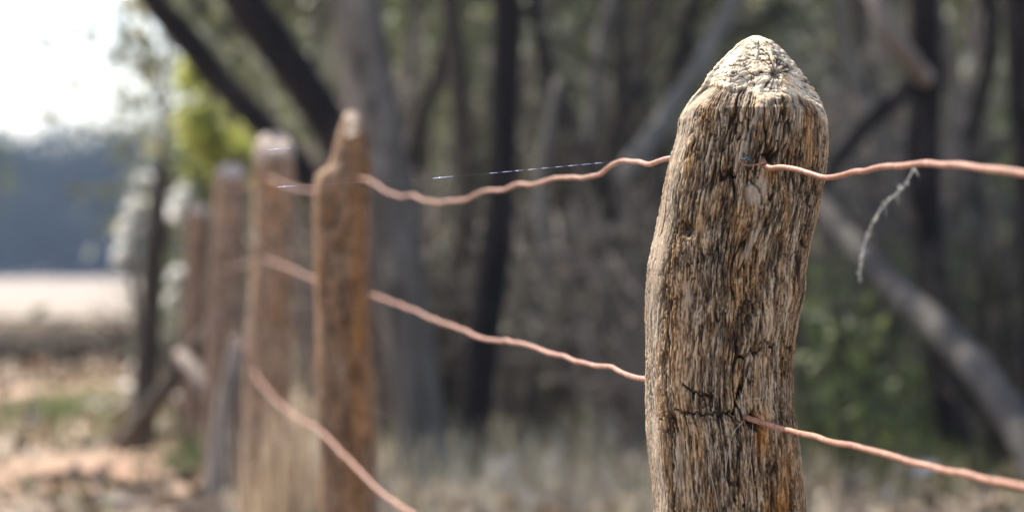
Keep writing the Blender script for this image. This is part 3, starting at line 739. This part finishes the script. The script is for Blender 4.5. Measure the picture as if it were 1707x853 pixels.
def thicket(px, Y, h, w, label):
    base = Vector(((px - CX) / FPX * Y, Y, 0)); root = empty('dead_shrub', base, rnd.random() * 6); tag(root, label, 'dead shrub', 'leafless twiggy shrubs')
    if len(twig_src) < 3:
        pr = []; g = random.Random(len(twig_src) + 31)
        for k in range(26):
            a = g.uniform(0, 6.28); d = Vector((math.cos(a) * g.uniform(.05, .6), math.sin(a) * g.uniform(.05, .6), 1)).normalized(); p = Vector((g.gauss(0, .05), g.gauss(0, .05), -0.03))
            L = g.uniform(.5, 1.05); q = [p]
            for t in range(4):
                d = (d + Vector((g.gauss(0, .18), g.gauss(0, .18), g.gauss(0, .1)))).normalized(); q.append(q[-1] + d * L / 4)
            r0 = g.uniform(.006, .016); pr.append(tube(q, [r0, r0 * .8, r0 * .6, r0 * .4, r0 * .2], 6))
            for t in (1, 2, 3, 3):
                e = q[t] + Vector((g.gauss(0, .16), g.gauss(0, .16), g.uniform(-.02, .25)))
                pr.append(tube([q[t], q[t].lerp(e, .5) + Vector((0, 0, .02)), e], [r0 * .45, r0 * .35, r0 * .12], 6))
        V, F = join(pr); o = mesh_obj('branch', V, F, M[('dead_wood', 'bark_brown', 'bark_grey')[len(twig_src)]], root); twig_src.append(o.data)
    else:
        o = bpy.data.objects.new('branch', twig_src[1 if w > 1.95 and h < 0.8 else rnd.randrange(3)]); COL.objects.link(o); o.parent = root
    o.scale = (w, w, h)
for a in [(640, 13.0, 1.3, 1.2, 'twiggy leafless shrub at the foot of the thick grey trunk'), (735, 12.0, 1.0, 1.1, 'twiggy leafless shrub left of the black trunk base'), (900, 11.5, 1.4, 1.2, 'tall twiggy shrub right of the narrow black trunk'),
          (985, 12.5, 1.8, 1.4, 'tallest twiggy shrub midway between black trunk and large post'), (1060, 11.0, 1.2, 1.1, 'twiggy shrub touching the left edge of the large post'), (930, 16.0, 2.4, 1.9, 'high tangle of bare stems behind the twiggy shrubs left of the large post'),
          (1400, 12.5, 1.8, 1.4, 'twiggy shrub touching the right edge of the large post'), (1480, 13.5, 2.0, 1.5, 'bare twiggy shrub above the curved dead branch'), (1630, 12.0, 1.9, 1.4, 'bare twiggy shrub between the dark trunk and the right edge'),
          (1680, 10.5, 1.2, 1.1, 'low bare shrub in the lower right corner'), (1530, 16.0, 2.6, 2.0, 'high tangle of bare stems right of the cobweb strand'), (800, 16.5, 2.4, 1.9, 'high tangle of bare stems behind the narrow black trunk'),
          (560, 15.0, 2.2, 1.6, 'high tangle of bare stems behind the second fence post'), (310, 14.0, 0.9, 0.7, 'low bare shrub left of the fourth fence post'), (40, 26.0, 0.42, 2.6, 'grey tangle of bare stems before the pale field at the left edge'),
          (150, 24.5, 0.38, 2.6, 'grey tangle of bare stems before the pale field left of the slender stem'), (90, 23.0, 0.33, 2.4, 'low dark tangle of bare stems nearest in the scrub before the pale field'), (0, 22.5, 0.33, 2.2, 'low dark tangle of bare stems cut by the left edge of the picture'), (235, 22.0, 0.55, 2.0, 'grey tangle of bare stems behind the slender stem')]: thicket(*a)
# sunlit yellow-green sapling behind the far posts
def leafy(name, label, clumps, Y, mat, leaf, n, stem, cat='sapling', spread=0.5, group='saplings left of the fence'):
    """clumps: (px, py, radius px)"""
    sc = FPX / Y; base = Vector((P(stem[-1][0], 450, Y).x, Y, 0))
    root = empty(name, base); tag(root, label, cat, group)
    g = np.random.default_rng(rnd.randint(0, 999)); C = []
    for x, y, r in clumps:
        c = np.array(P(x, y, Y) - base)
        C.append(c + g.normal(size=(n, 3)) * np.array([1, 1.2, 1]) * r / sc * spread)
    V, F, t = leaves(np.concatenate(C), leaf, 2.6, 3, 0.4)
    mesh_obj('foliage', V, F, mat, root, smooth=False, attrs={'tint': t})
    pr = [tube([P(x, y, Y) - base for x, y, w in stem] , [0.5 * w / sc for x, y, w in stem], 8, 0.1, 1, sub=3)]
    for x, y, r in clumps:
        sp = min(stem, key=lambda q: abs(q[1] - y - 60))
        a = P(sp[0], sp[1], Y) - base; e = P(x, y, Y) - base
        pr.append(tube([a, a.lerp(e, .5) + Vector((0, 0, 0.03)), e], [0.012, 0.009, 0.004], 6))
    V, F = join(pr); mesh_obj('stem', V, F, M['bark_brown'], root)
    return root
leafy('sapling', 'sapling with bright yellow green leaves above the far fence posts', [(335, 200, 44), (318, 130, 26), (350, 225, 34), (395, 250, 34), (415, 275, 28), (325, 215, 30), (345, 255, 34), (385, 285, 26)], 14.0, M['leaf_yellow'], 0.06, 150,
      [(350, 150, 6), (360, 300, 9), (365, 500, 12), (368, 760, 14)])
leafy('sapling', 'green leafy sapling low between the slender stem and the fourth post', [(330, 285, 34), (310, 260, 26), (345, 330, 30), (350, 420, 26)], 15.0, M['leaf_green'], 0.06, 150,
      [(330, 260, 6), (335, 400, 9), (335, 600, 12), (330, 720, 14)])
leafy('sapling', 'wispy grey green sapling against the white sky', [(235, 120, 30), (262, 180, 44), (215, 100, 16), (275, 240, 40), (250, 215, 30), (290, 120, 34), (285, 60, 34)], 24.0, M['leaf_grey'], 0.04, 130,
      [(275, 40, 6), (272, 200, 9), (275, 400, 12), (280, 600, 14)])
leafy('sapling', 'small grey green sprig high against the white sky at upper left', [(140, 62, 20), (120, 66, 14), (160, 68, 12)], 26.0, M['leaf_grey'], 0.04, 60,
      [(285, -60, 5), (230, 20, 4), (180, 55, 3), (140, 62, 2)] if False else [(140, 55, 4), (190, 45, 5), (262, 120, 8), (278, 300, 11), (285, 587, 14)])
leafy('sapling', 'small yellow green bush at the left edge before the far wood', [(5, 290, 34), (2, 160, 22), (-20, 230, 50), (-25, 330, 40)], 30.0, M['leaf_green'], 0.07, 60,
      [(-25, 150, 6), (-25, 300, 9), (-28, 450, 12), (-30, 568, 14)])

for nm, cl, Y, mt, st in [
    ('leafy green sapling high between the second post and the black trunk', [(705, 40, 40), (745, 75, 34), (660, 15, 36), (620, 60, 30), (760, 20, 30)], 16.0, 'leaf_green', [(700, -20, 6), (712, 250, 9), (735, 500, 12), (742, 670, 14)]),
    ('olive yellow sapling touching the left edge of the narrow black trunk', [(800, 250, 34), (785, 290, 30), (760, 215, 26), (815, 320, 22)], 14.5, 'leaf_olive', [(798, 200, 6), (790, 400, 9), (786, 690, 12)]),
    ('pale grey green sapling right of the narrow black trunk', [(892, 85, 26), (900, 140, 30), (930, 60, 30), (940, 290, 34), (905, 330, 26), (960, 200, 34)], 17.5, 'leaf_grey', [(905, 20, 6), (925, 300, 9), (930, 650, 12)]),
    ('olive sapling with spreading crown above the wire left of the large post', [(1010, 70, 44), (1055, 130, 40), (985, 160, 36), (1075, 60, 36), (1020, 210, 34)], 18.0, 'leaf_olive', [(1030, 0, 6), (1036, 300, 9), (1040, 645, 12)]),
    ('green sapling low beside the right edge of the large post', [(1375, 500, 36), (1415, 540, 44), (1380, 600, 40), (1440, 610, 40), (1400, 680, 44), (1470, 700, 40)], 10.0, 'leaf_green', [(1400, 480, 6), (1410, 600, 8), (1415, 800, 10)]),
    ('yellow green sapling at the right edge above the wire', [(1685, 200, 26), (1690, 255, 24), (1670, 300, 26), (1700, 380, 30)], 14.0, 'leaf_green', [(1688, 150, 6), (1690, 400, 9), (1692, 700, 12)]),
    ('pale olive sapling between the cobweb strand and the dark trunk', [(1480, 300, 40), (1500, 200, 40), (1440, 240, 36), (1510, 380, 36), (1600, 260, 40), (1580, 330, 36)], 17.0, 'leaf_grey', [(1500, 150, 6), (1500, 400, 9), (1500, 655, 12)]),
    ('green bush below the curved dead branch near the right edge', [(1650, 480, 40), (1690, 540, 40), (1610, 720, 40), (1560, 690, 36), (1520, 640, 36)], 12.0, 'leaf_green', [(1640, 450, 6), (1620, 600, 9), (1600, 745, 12)])]:
    leafy('sapling', nm, cl, Y, M[mt], 0.06, 80 if Y > 11 else 55, st, spread=0.6 if Y > 11 else 0.95, group='leafy saplings among the trunks')

# ------------------------------------------------------------------ far wood masses (stuff)
def wood_mass(name, x0, x1, y0, y1, h, n_trees, leaf, per_tree, mat, seed, fn=None):
    g = np.random.default_rng(seed); C = []; pr = []
    for k in range(n_trees):
        x = g.uniform(x0, x1); y = g.uniform(y0, y1)
        if fn: x += fn(y)
        H = h * g.uniform(0.82, 1.03); r = H * g.uniform(0.2, 0.32)
        cc = np.stack([g.normal(size=14) * r * 0.7, g.normal(size=14) * r * 0.7, g.uniform(0.06, 1, 14) * H], 1)
        C.append(cc[g.integers(0, 14, per_tree)] + g.normal(size=(per_tree, 3)) * r * 0.35 + [x, y, 0])
    C = np.concatenate(C); C[:, 2] = np.abs(C[:, 2])
    V, F, t = leaves(C, leaf, 2.0, seed + 1, 0.2)
    o = mesh_obj(name, V, F, mat, smooth=False, attrs={'tint': t}); tag(o, kind='stuff', label=None)
    return o
w1 = wood_mass('far_wood', -110, 10, 265, 300, 14.0, 110, 0.75, 1100, M['leaf_blue'], 5)
w1['label'] = 'dark bluish far wood beyond the pale field at left'; w1['category'] = 'wood'
w2 = wood_mass('dense_bush', 0, 22, 28, 60, 7.0, 70, 0.30, 1500, M['leaf_olive'], 9, fn=lambda y: -0.092 * y)
w2['label'] = 'dense olive bush filling the gaps behind all the trunks'; w2['category'] = 'bush'

# ------------------------------------------------------------------ grass, litter
def blades(C, h, w, lean, seed):
    g = np.random.default_rng(seed); n = len(C)
    a = g.uniform(0, 2 * np.pi, n); hh = h * g.uniform(0.5, 1.2, n); lx = g.normal(size=n) * lean * hh; ly = g.normal(size=n) * lean * hh
    dx = np.cos(a) * w * 0.5; dy = np.sin(a) * w * 0.5
    z0 = C[:, 2]
    p0 = np.stack([C[:, 0] - dx, C[:, 1] - dy, z0], 1); p1 = np.stack([C[:, 0] + dx, C[:, 1] + dy, z0], 1)
    p2 = np.stack([C[:, 0] + dx * .3 + lx, C[:, 1] + dy * .3 + ly, z0 + hh], 1); p3 = np.stack([C[:, 0] - dx * .3 + lx, C[:, 1] - dy * .3 + ly, z0 + hh], 1)
    V = np.stack([p0, p1, p2, p3], 1).reshape(-1, 3)
    return V, np.arange(4 * n).reshape(n, 4), np.repeat(g.random(n), 4)
def scatter(n, x0, x1, y0, y1, seed, dens=0.5, cell=0.9):
    g = np.random.default_rng(seed)
    x = g.uniform(x0, x1, n); y = g.uniform(y0, y1, n)
    k = vnoise(x / cell + 60, y / cell + 60, seed + 1) > dens
    return np.stack([x[k], y[k], np.full(k.sum(), -0.03)], 1)
Cd = scatter(60000, -4.5, 9, 6.5, 26, 21, 0.5); Cd = Cd[(Cd[:, 0] > -0.085 * Cd[:, 1] + 0.15 * RNG.normal(size=len(Cd))) & (Cd[:, 0] < 0.075 * Cd[:, 1] + 0.3 * RNG.normal(size=len(Cd)))]
V, F, t = blades(Cd, 0.22, 0.007, 0.35, 1)
o = mesh_obj('dry_grass', V, F, M['straw_dull'], smooth=False, attrs={'tint': t}); tag(o, 'pale dry grass growing over the ground under the trees', 'grass', kind='stuff')
gq = np.random.default_rng(77)
Cg = np.concatenate([scatter(9000, -4.5, 4, 7, 20, 33, 0.66, 0.7)] + [np.stack([gq.normal(x, rx, n), gq.normal(y, ry, n), np.full(n, -0.02)], 1) for x, y, rx, ry, n in
     [(1.7, 12.5, 0.6, 1.6, 5000), (-2.35, 15, 0.16, 0.7, 900), (-1.75, 13.5, 0.15, 0.6, 350), (-1.2, 11.2, 0.10, 0.35, 350), (-2.0, 17.5, 0.3, 0.5, 500)]])
V, F, t = blades(Cg, 0.12, 0.008, 0.5, 2)
o = mesh_obj('green_grass', V, F, M['leaf_green'], smooth=False, attrs={'tint': t}); tag(o, 'green grass patches among the leaf litter', 'grass', kind='stuff')
C = scatter(40000, -8, 9, 6, 36, 41, 0.36, 1.3); C = C[~((np.hypot((C[:, 0] + 1.5) / .45, (C[:, 1] - 10.8) / 1.1) < 1) & (RNG.random(len(C)) < .8))]; C[:, 2] = RNG.uniform(0.0, 0.06, len(C))
V, F, t = leaves(C, 0.07, 2.2, 8, 0.0)
o = mesh_obj('leaf_litter', V, F, M['leaf_dry'], smooth=False, attrs={'tint': t}); tag(o, 'brown and pale leaf litter lying on the ground', 'leaf litter', kind='stuff')
C = scatter(500, -5, 1.6, 8, 30, 51, 0.35, 1.0); C[:, 2] = RNG.uniform(0.02, 0.07, len(C))
V, F, t = leaves(C, 0.17, 2.4, 9, 0.0)
o = mesh_obj('bark_litter', V, F, M['bark_scraps'], smooth=False, attrs={'tint': t}); tag(o, 'pale and dark scraps of shed bark lying on the litter', 'bark litter', kind='stuff')
# tall straw tuft between the second and third posts
g = np.random.default_rng(3)
Yt = 6.4; bx = P(480, 450, Yt).x
C = np.stack([bx + g.normal(size=260) * 0.05, Yt + g.normal(size=260) * 0.06, np.zeros(260)], 1)
base = np.array([bx, Yt, 0.0])
V, F, t = blades(C - base, 0.40, 0.008, 0.05, 5)
tuft = mesh_obj('grass_tuft', V, F, M['straw'], smooth=False, attrs={'tint': t}); tuft.location = base
tag(tuft, 'upright tuft of tall straw stalks between the third and second fence posts', 'grass tuft')

# fallen branches and white clumps for sunlit gaps on the left
fb = [
    ([(335, 585, 26, 12.5), (300, 625, 26, 12.6), (262, 665, 24, 12.7), (215, 705, 22, 12.8)], 'bark_brown', 'brown stick leaning against the base of the slender stem'),
    ([(30, 640, 18, 19), (130, 648, 22, 19), (250, 640, 18, 19.3)], 'dead_wood', 'grey fallen branch lying left of the slender stem'),
    ([(120, 742, 12, 12.5), (240, 728, 18, 12.4), (330, 712, 14, 12.2), (420, 715, 12, 12)], 'bark_brown', 'dark fallen stick on the litter before the fourth post'),
    ([(40, 590, 24, 24), (150, 600, 26, 24), (270, 612, 22, 24)], 'bark_brown', 'dark fallen log at the near edge of the pale field'),
    ([(0, 560, 22, 29), (90, 566, 22, 29), (200, 560, 18, 29.5)], 'bark_brown', 'thin dark log lying along the pale field edge at left'),
    ([(90, 575, 14, 26), (180, 560, 16, 26), (280, 580, 14, 26)], 'dead_wood', 'grey bent branch on the pile at the pale field edge'),
    ([(300, 590, 20, 10.5), (318, 610, 26, 10.4), (345, 650, 22, 10.3), (362, 700, 18, 10.3)], 'dead_wood', 'pale broken stick end sticking up left of the fourth post'),
]
fb += [
    ([(352, 548, 26, 11.2), (322, 590, 30, 11.3), (280, 645, 30, 11.4), (225, 712, 28, 11.6), (205, 745, 26, 11.7)], 'bark_brown', 'brown leaning timber propped diagonally against the fifth post'),
    ([(398, 560, 22, 8.8), (388, 610, 26, 8.8), (376, 670, 30, 8.8), (366, 740, 30, 8.8), (350, 850, 28, 8.8)], 'dead_wood', 'grey split timber leaning in front of the fourth post'),
    ([(180, 690, 14, 13.5), (250, 655, 18, 13.4), (320, 668, 16, 13.3), (390, 640, 14, 13.2)], 'dead_wood', 'grey crooked stick lying behind the fourth and fifth posts'),
    ([(30, 810, 12, 9.6), (120, 790, 16, 9.6), (230, 812, 14, 9.6), (320, 790, 12, 9.5)], 'bark_brown', 'brown stick on the red soil at the bottom left')]
for pth, mt, lb in fb: limb(pth, M[mt], lb, 'fallen_branch', cat='fallen branch', group='fallen branches on the ground')
M['leaf_white'] = leaf_mat('sunlit_gap_leaves', [(0.0, (0.45, 0.47, 0.44)), (1.0, (0.8, 0.8, 0.77))], 0.55)  # white colour stands in for bright sunlit gaps in the foliage
leafy('sapling', 'white leaf clumps standing in for sunlit gaps left of the slender stem', [(228, 345, 22), (212, 385, 20), (206, 425, 22), (240, 300, 14), (225, 365, 18)], 17.0, M['leaf_white'], 0.07, 170,
      [(236, 280, 5), (222, 400, 8), (226, 520, 10), (228, 659, 12)], spread=0.3)
leafy('sapling', 'white leaf clumps standing in for sunlit gaps between the slender stem and the fourth post', [(312, 325, 26), (300, 350, 22), (330, 345, 20), (296, 460, 22), (290, 500, 18)], 18.0, M['leaf_white'], 0.07, 150,
      [(318, 300, 5), (312, 400, 8), (305, 520, 10), (300, 645, 12)], spread=0.3)
for px, Y, h_, w_, k_, lb in [(300, 15.5, 0.62, 0.6, 'leaf_grey', 'grey scrubby bush behind the slender dark stem')]:
    shrub(px, 0, Y, h_, w_, k_, lb, group='scrub at the edge of the field')

# ------------------------------------------------------------------ haze over the far field
def haze(dens):
    x0, x1, y0, y1, z0, z1 = -1000, 1000, -70, 1000, -1.2, 24
    V = [(x, y, z) for z in (z0, z1) for x, y in ((x0, y0), (x1, y0), (x1, y1), (x0, y1))]
    F = [(3, 2, 1, 0), (4, 5, 6, 7), (0, 1, 5, 4), (1, 2, 6, 5), (2, 3, 7, 6), (3, 0, 4, 7)]
    m = bpy.data.materials.new('haze'); m.use_nodes = True; nt = m.node_tree; nt.nodes.clear()
    out = nt.nodes.new('ShaderNodeOutputMaterial'); v = nt.nodes.new('ShaderNodeVolumePrincipled')
    v.inputs['Density'].default_value = dens; v.inputs['Color'].default_value = (0.5, 0.68, 1.0, 1); v.inputs['Anisotropy'].default_value = 0.2
    nt.links.new(v.outputs[0], out.inputs['Volume'])
    o = mesh_obj('haze', V, F, m, smooth=False); tag(o, 'thin bluish haze over the far field and wood', 'haze', kind='stuff')
haze(0.00035)

# ------------------------------------------------------------------ small things in focus
def strand(name, pts, rad, mat, label, cat, beads=()):
    W = [P(*p) for p in pts]; b = W[0].copy()
    V, F = tube([w - b for w in W], [rad] * len(W), 6, 0.0, 1, sub=3)
    o = mesh_obj(name, V, F, mat); o.location = b; tag(o, label, cat); return o
def thread(segs, label):
    prs = []; b = P(segs[0][0], segs[0][1], segs[0][4])
    for x0, y0, x1, y1, Y, r in segs:
        prs.append(tube([P(x0, y0, Y) - b, P(x1, y1, Y) - b], [r, r], 6))
    V, F = join(prs); o = mesh_obj('spider_thread', V, F, M['silk']); o.location = b
    tag(o, label, 'spider thread', 'spider threads'); return o
ds = [(463, 312, 492, 309.5, 2.45, .0003), (492, 309.5, 722, 297.5, 2.45, .00002), (722, 297.5, 755, 294, 2.45, .0003), (755, 294, 816, 289, 2.45, .00002)]
xx = 816
for k in range(9):
    l = rnd.uniform(7, 17); y = 289 - (xx - 816) * 0.094; st = rnd.uniform(20, 26)
    ds.append((xx, y, xx + l, y - l * .094, 2.45, rnd.uniform(.00016, .0003))); ds.append((xx + l, y - l * .094, xx + st, y - st * .094, 2.45, .00003)); xx += st
ds.append((xx, 289 - (xx - 816) * .094, 1112, 262, 2.46, .00002))
thread(ds, 'glinting dashed spider thread above the top wire left of the large post')
thread([(446, 250.3, 486, 247, 2.45, .0003), (486, 247, 512, 244.8, 2.45, .00002)], 'short bright spider thread glint across the top of the third post')
def fluffy():
    Yc = 2.0
    path = [(1524, 280, 2.02), (1506, 312, Yc), (1482, 334, Yc), (1460, 362, Yc), (1445, 395, Yc), (1436, 430, Yc), (1432, 468, Yc)]
    W = [P(*p) for p in path]; b = W[0].copy(); prs = [tube([w - b for w in W], [.0002] * len(W), 6, 0.3, 1, sub=4)]
    g = random.Random(4)
    for k in range(70):
        i = g.randrange(len(W) - 1); p = W[i].lerp(W[i + 1], g.random()) - b
        q = p + Vector((g.gauss(0, .0022), g.gauss(0, .0022), g.gauss(0, .003)))
        prs.append(tube([p, (p + q) / 2 + Vector((0, 0, .001)), q], [.0001, .0008 * g.random() ** 4 + .00012, .00006], 6))
    V, F = join(prs); o = mesh_obj('cobweb_strand', V, F, M['fluff']); o.location = b
    tag(o, 'fuzzy pale cobweb strand hanging from the top wire right of the large post', 'cobweb')
fluffy()
# cobweb threads round the lower hole
def webs():
    pr = []; b = P(1243, 695, 2.43); g = random.Random(2)
    pth = [[(1240, 700, 2.434), (1222, 722, 2.432), (1213, 760, 2.435), (1208, 800, 2.436)], [(1255, 705, 2.428), (1252, 745, 2.43), (1247, 790, 2.432), (1243, 850, 2.434)],
           [(1240, 668, 2.432), (1256, 664, 2.43), (1272, 662, 2.43), (1280, 640, 2.432)], [(1262, 690, 2.428), (1272, 660, 2.43), (1268, 600, 2.434)], [(1180, 780, 2.437), (1190, 810, 2.436), (1198, 853, 2.436)],
           [(1240, 690, 2.434), (1236, 660, 2.434), (1248, 620, 2.434)]]
    for q in pth:
        pr.append(tube([P(x, y, Y) - b for x, y, Y in q], [.00014] * len(q), 6, 0.3, 3, sub=4))
    V, F = join(pr); o = mesh_obj('cobweb_threads', V, F, M['fluff']); o.location = b
    tag(o, 'fine grey cobweb threads stuck around the lower wire hole of the large post', 'cobweb')
webs()
def clip():
    b = P(1246, 268, 2.432)
    A = [P(1236, 265, 2.433), P(1243, 265.5, 2.430), P(1250, 268, 2.430), P(1255, 271, 2.433)]
    V, F = tube([p - b for p in A], [.0006, .0012, .0011, .0005], 8, 0.1, 1, sub=3)
    o = mesh_obj('metal_clip', V, F, M['teal']); o.location = b
    tag(o, 'tiny bluish green metal scrap beside the upper wire hole of the large post', 'metal scrap')
    A = [P(1235, 268, 2.432), P(1240, 274, 2.430), P(1252, 276, 2.429), P(1268, 273, 2.425), P(1276, 272, 2.42)]
    V, F = tube([p - b for p in A], [.0008] * 5, 6, 0.1, 1, sub=4)
    o = mesh_obj('thin_tie_wire', V, F, M['rust']); o.location = b
    tag(o, 'thin loop of tie wire wrapped under the upper wire hole', 'tie wire')
clip()
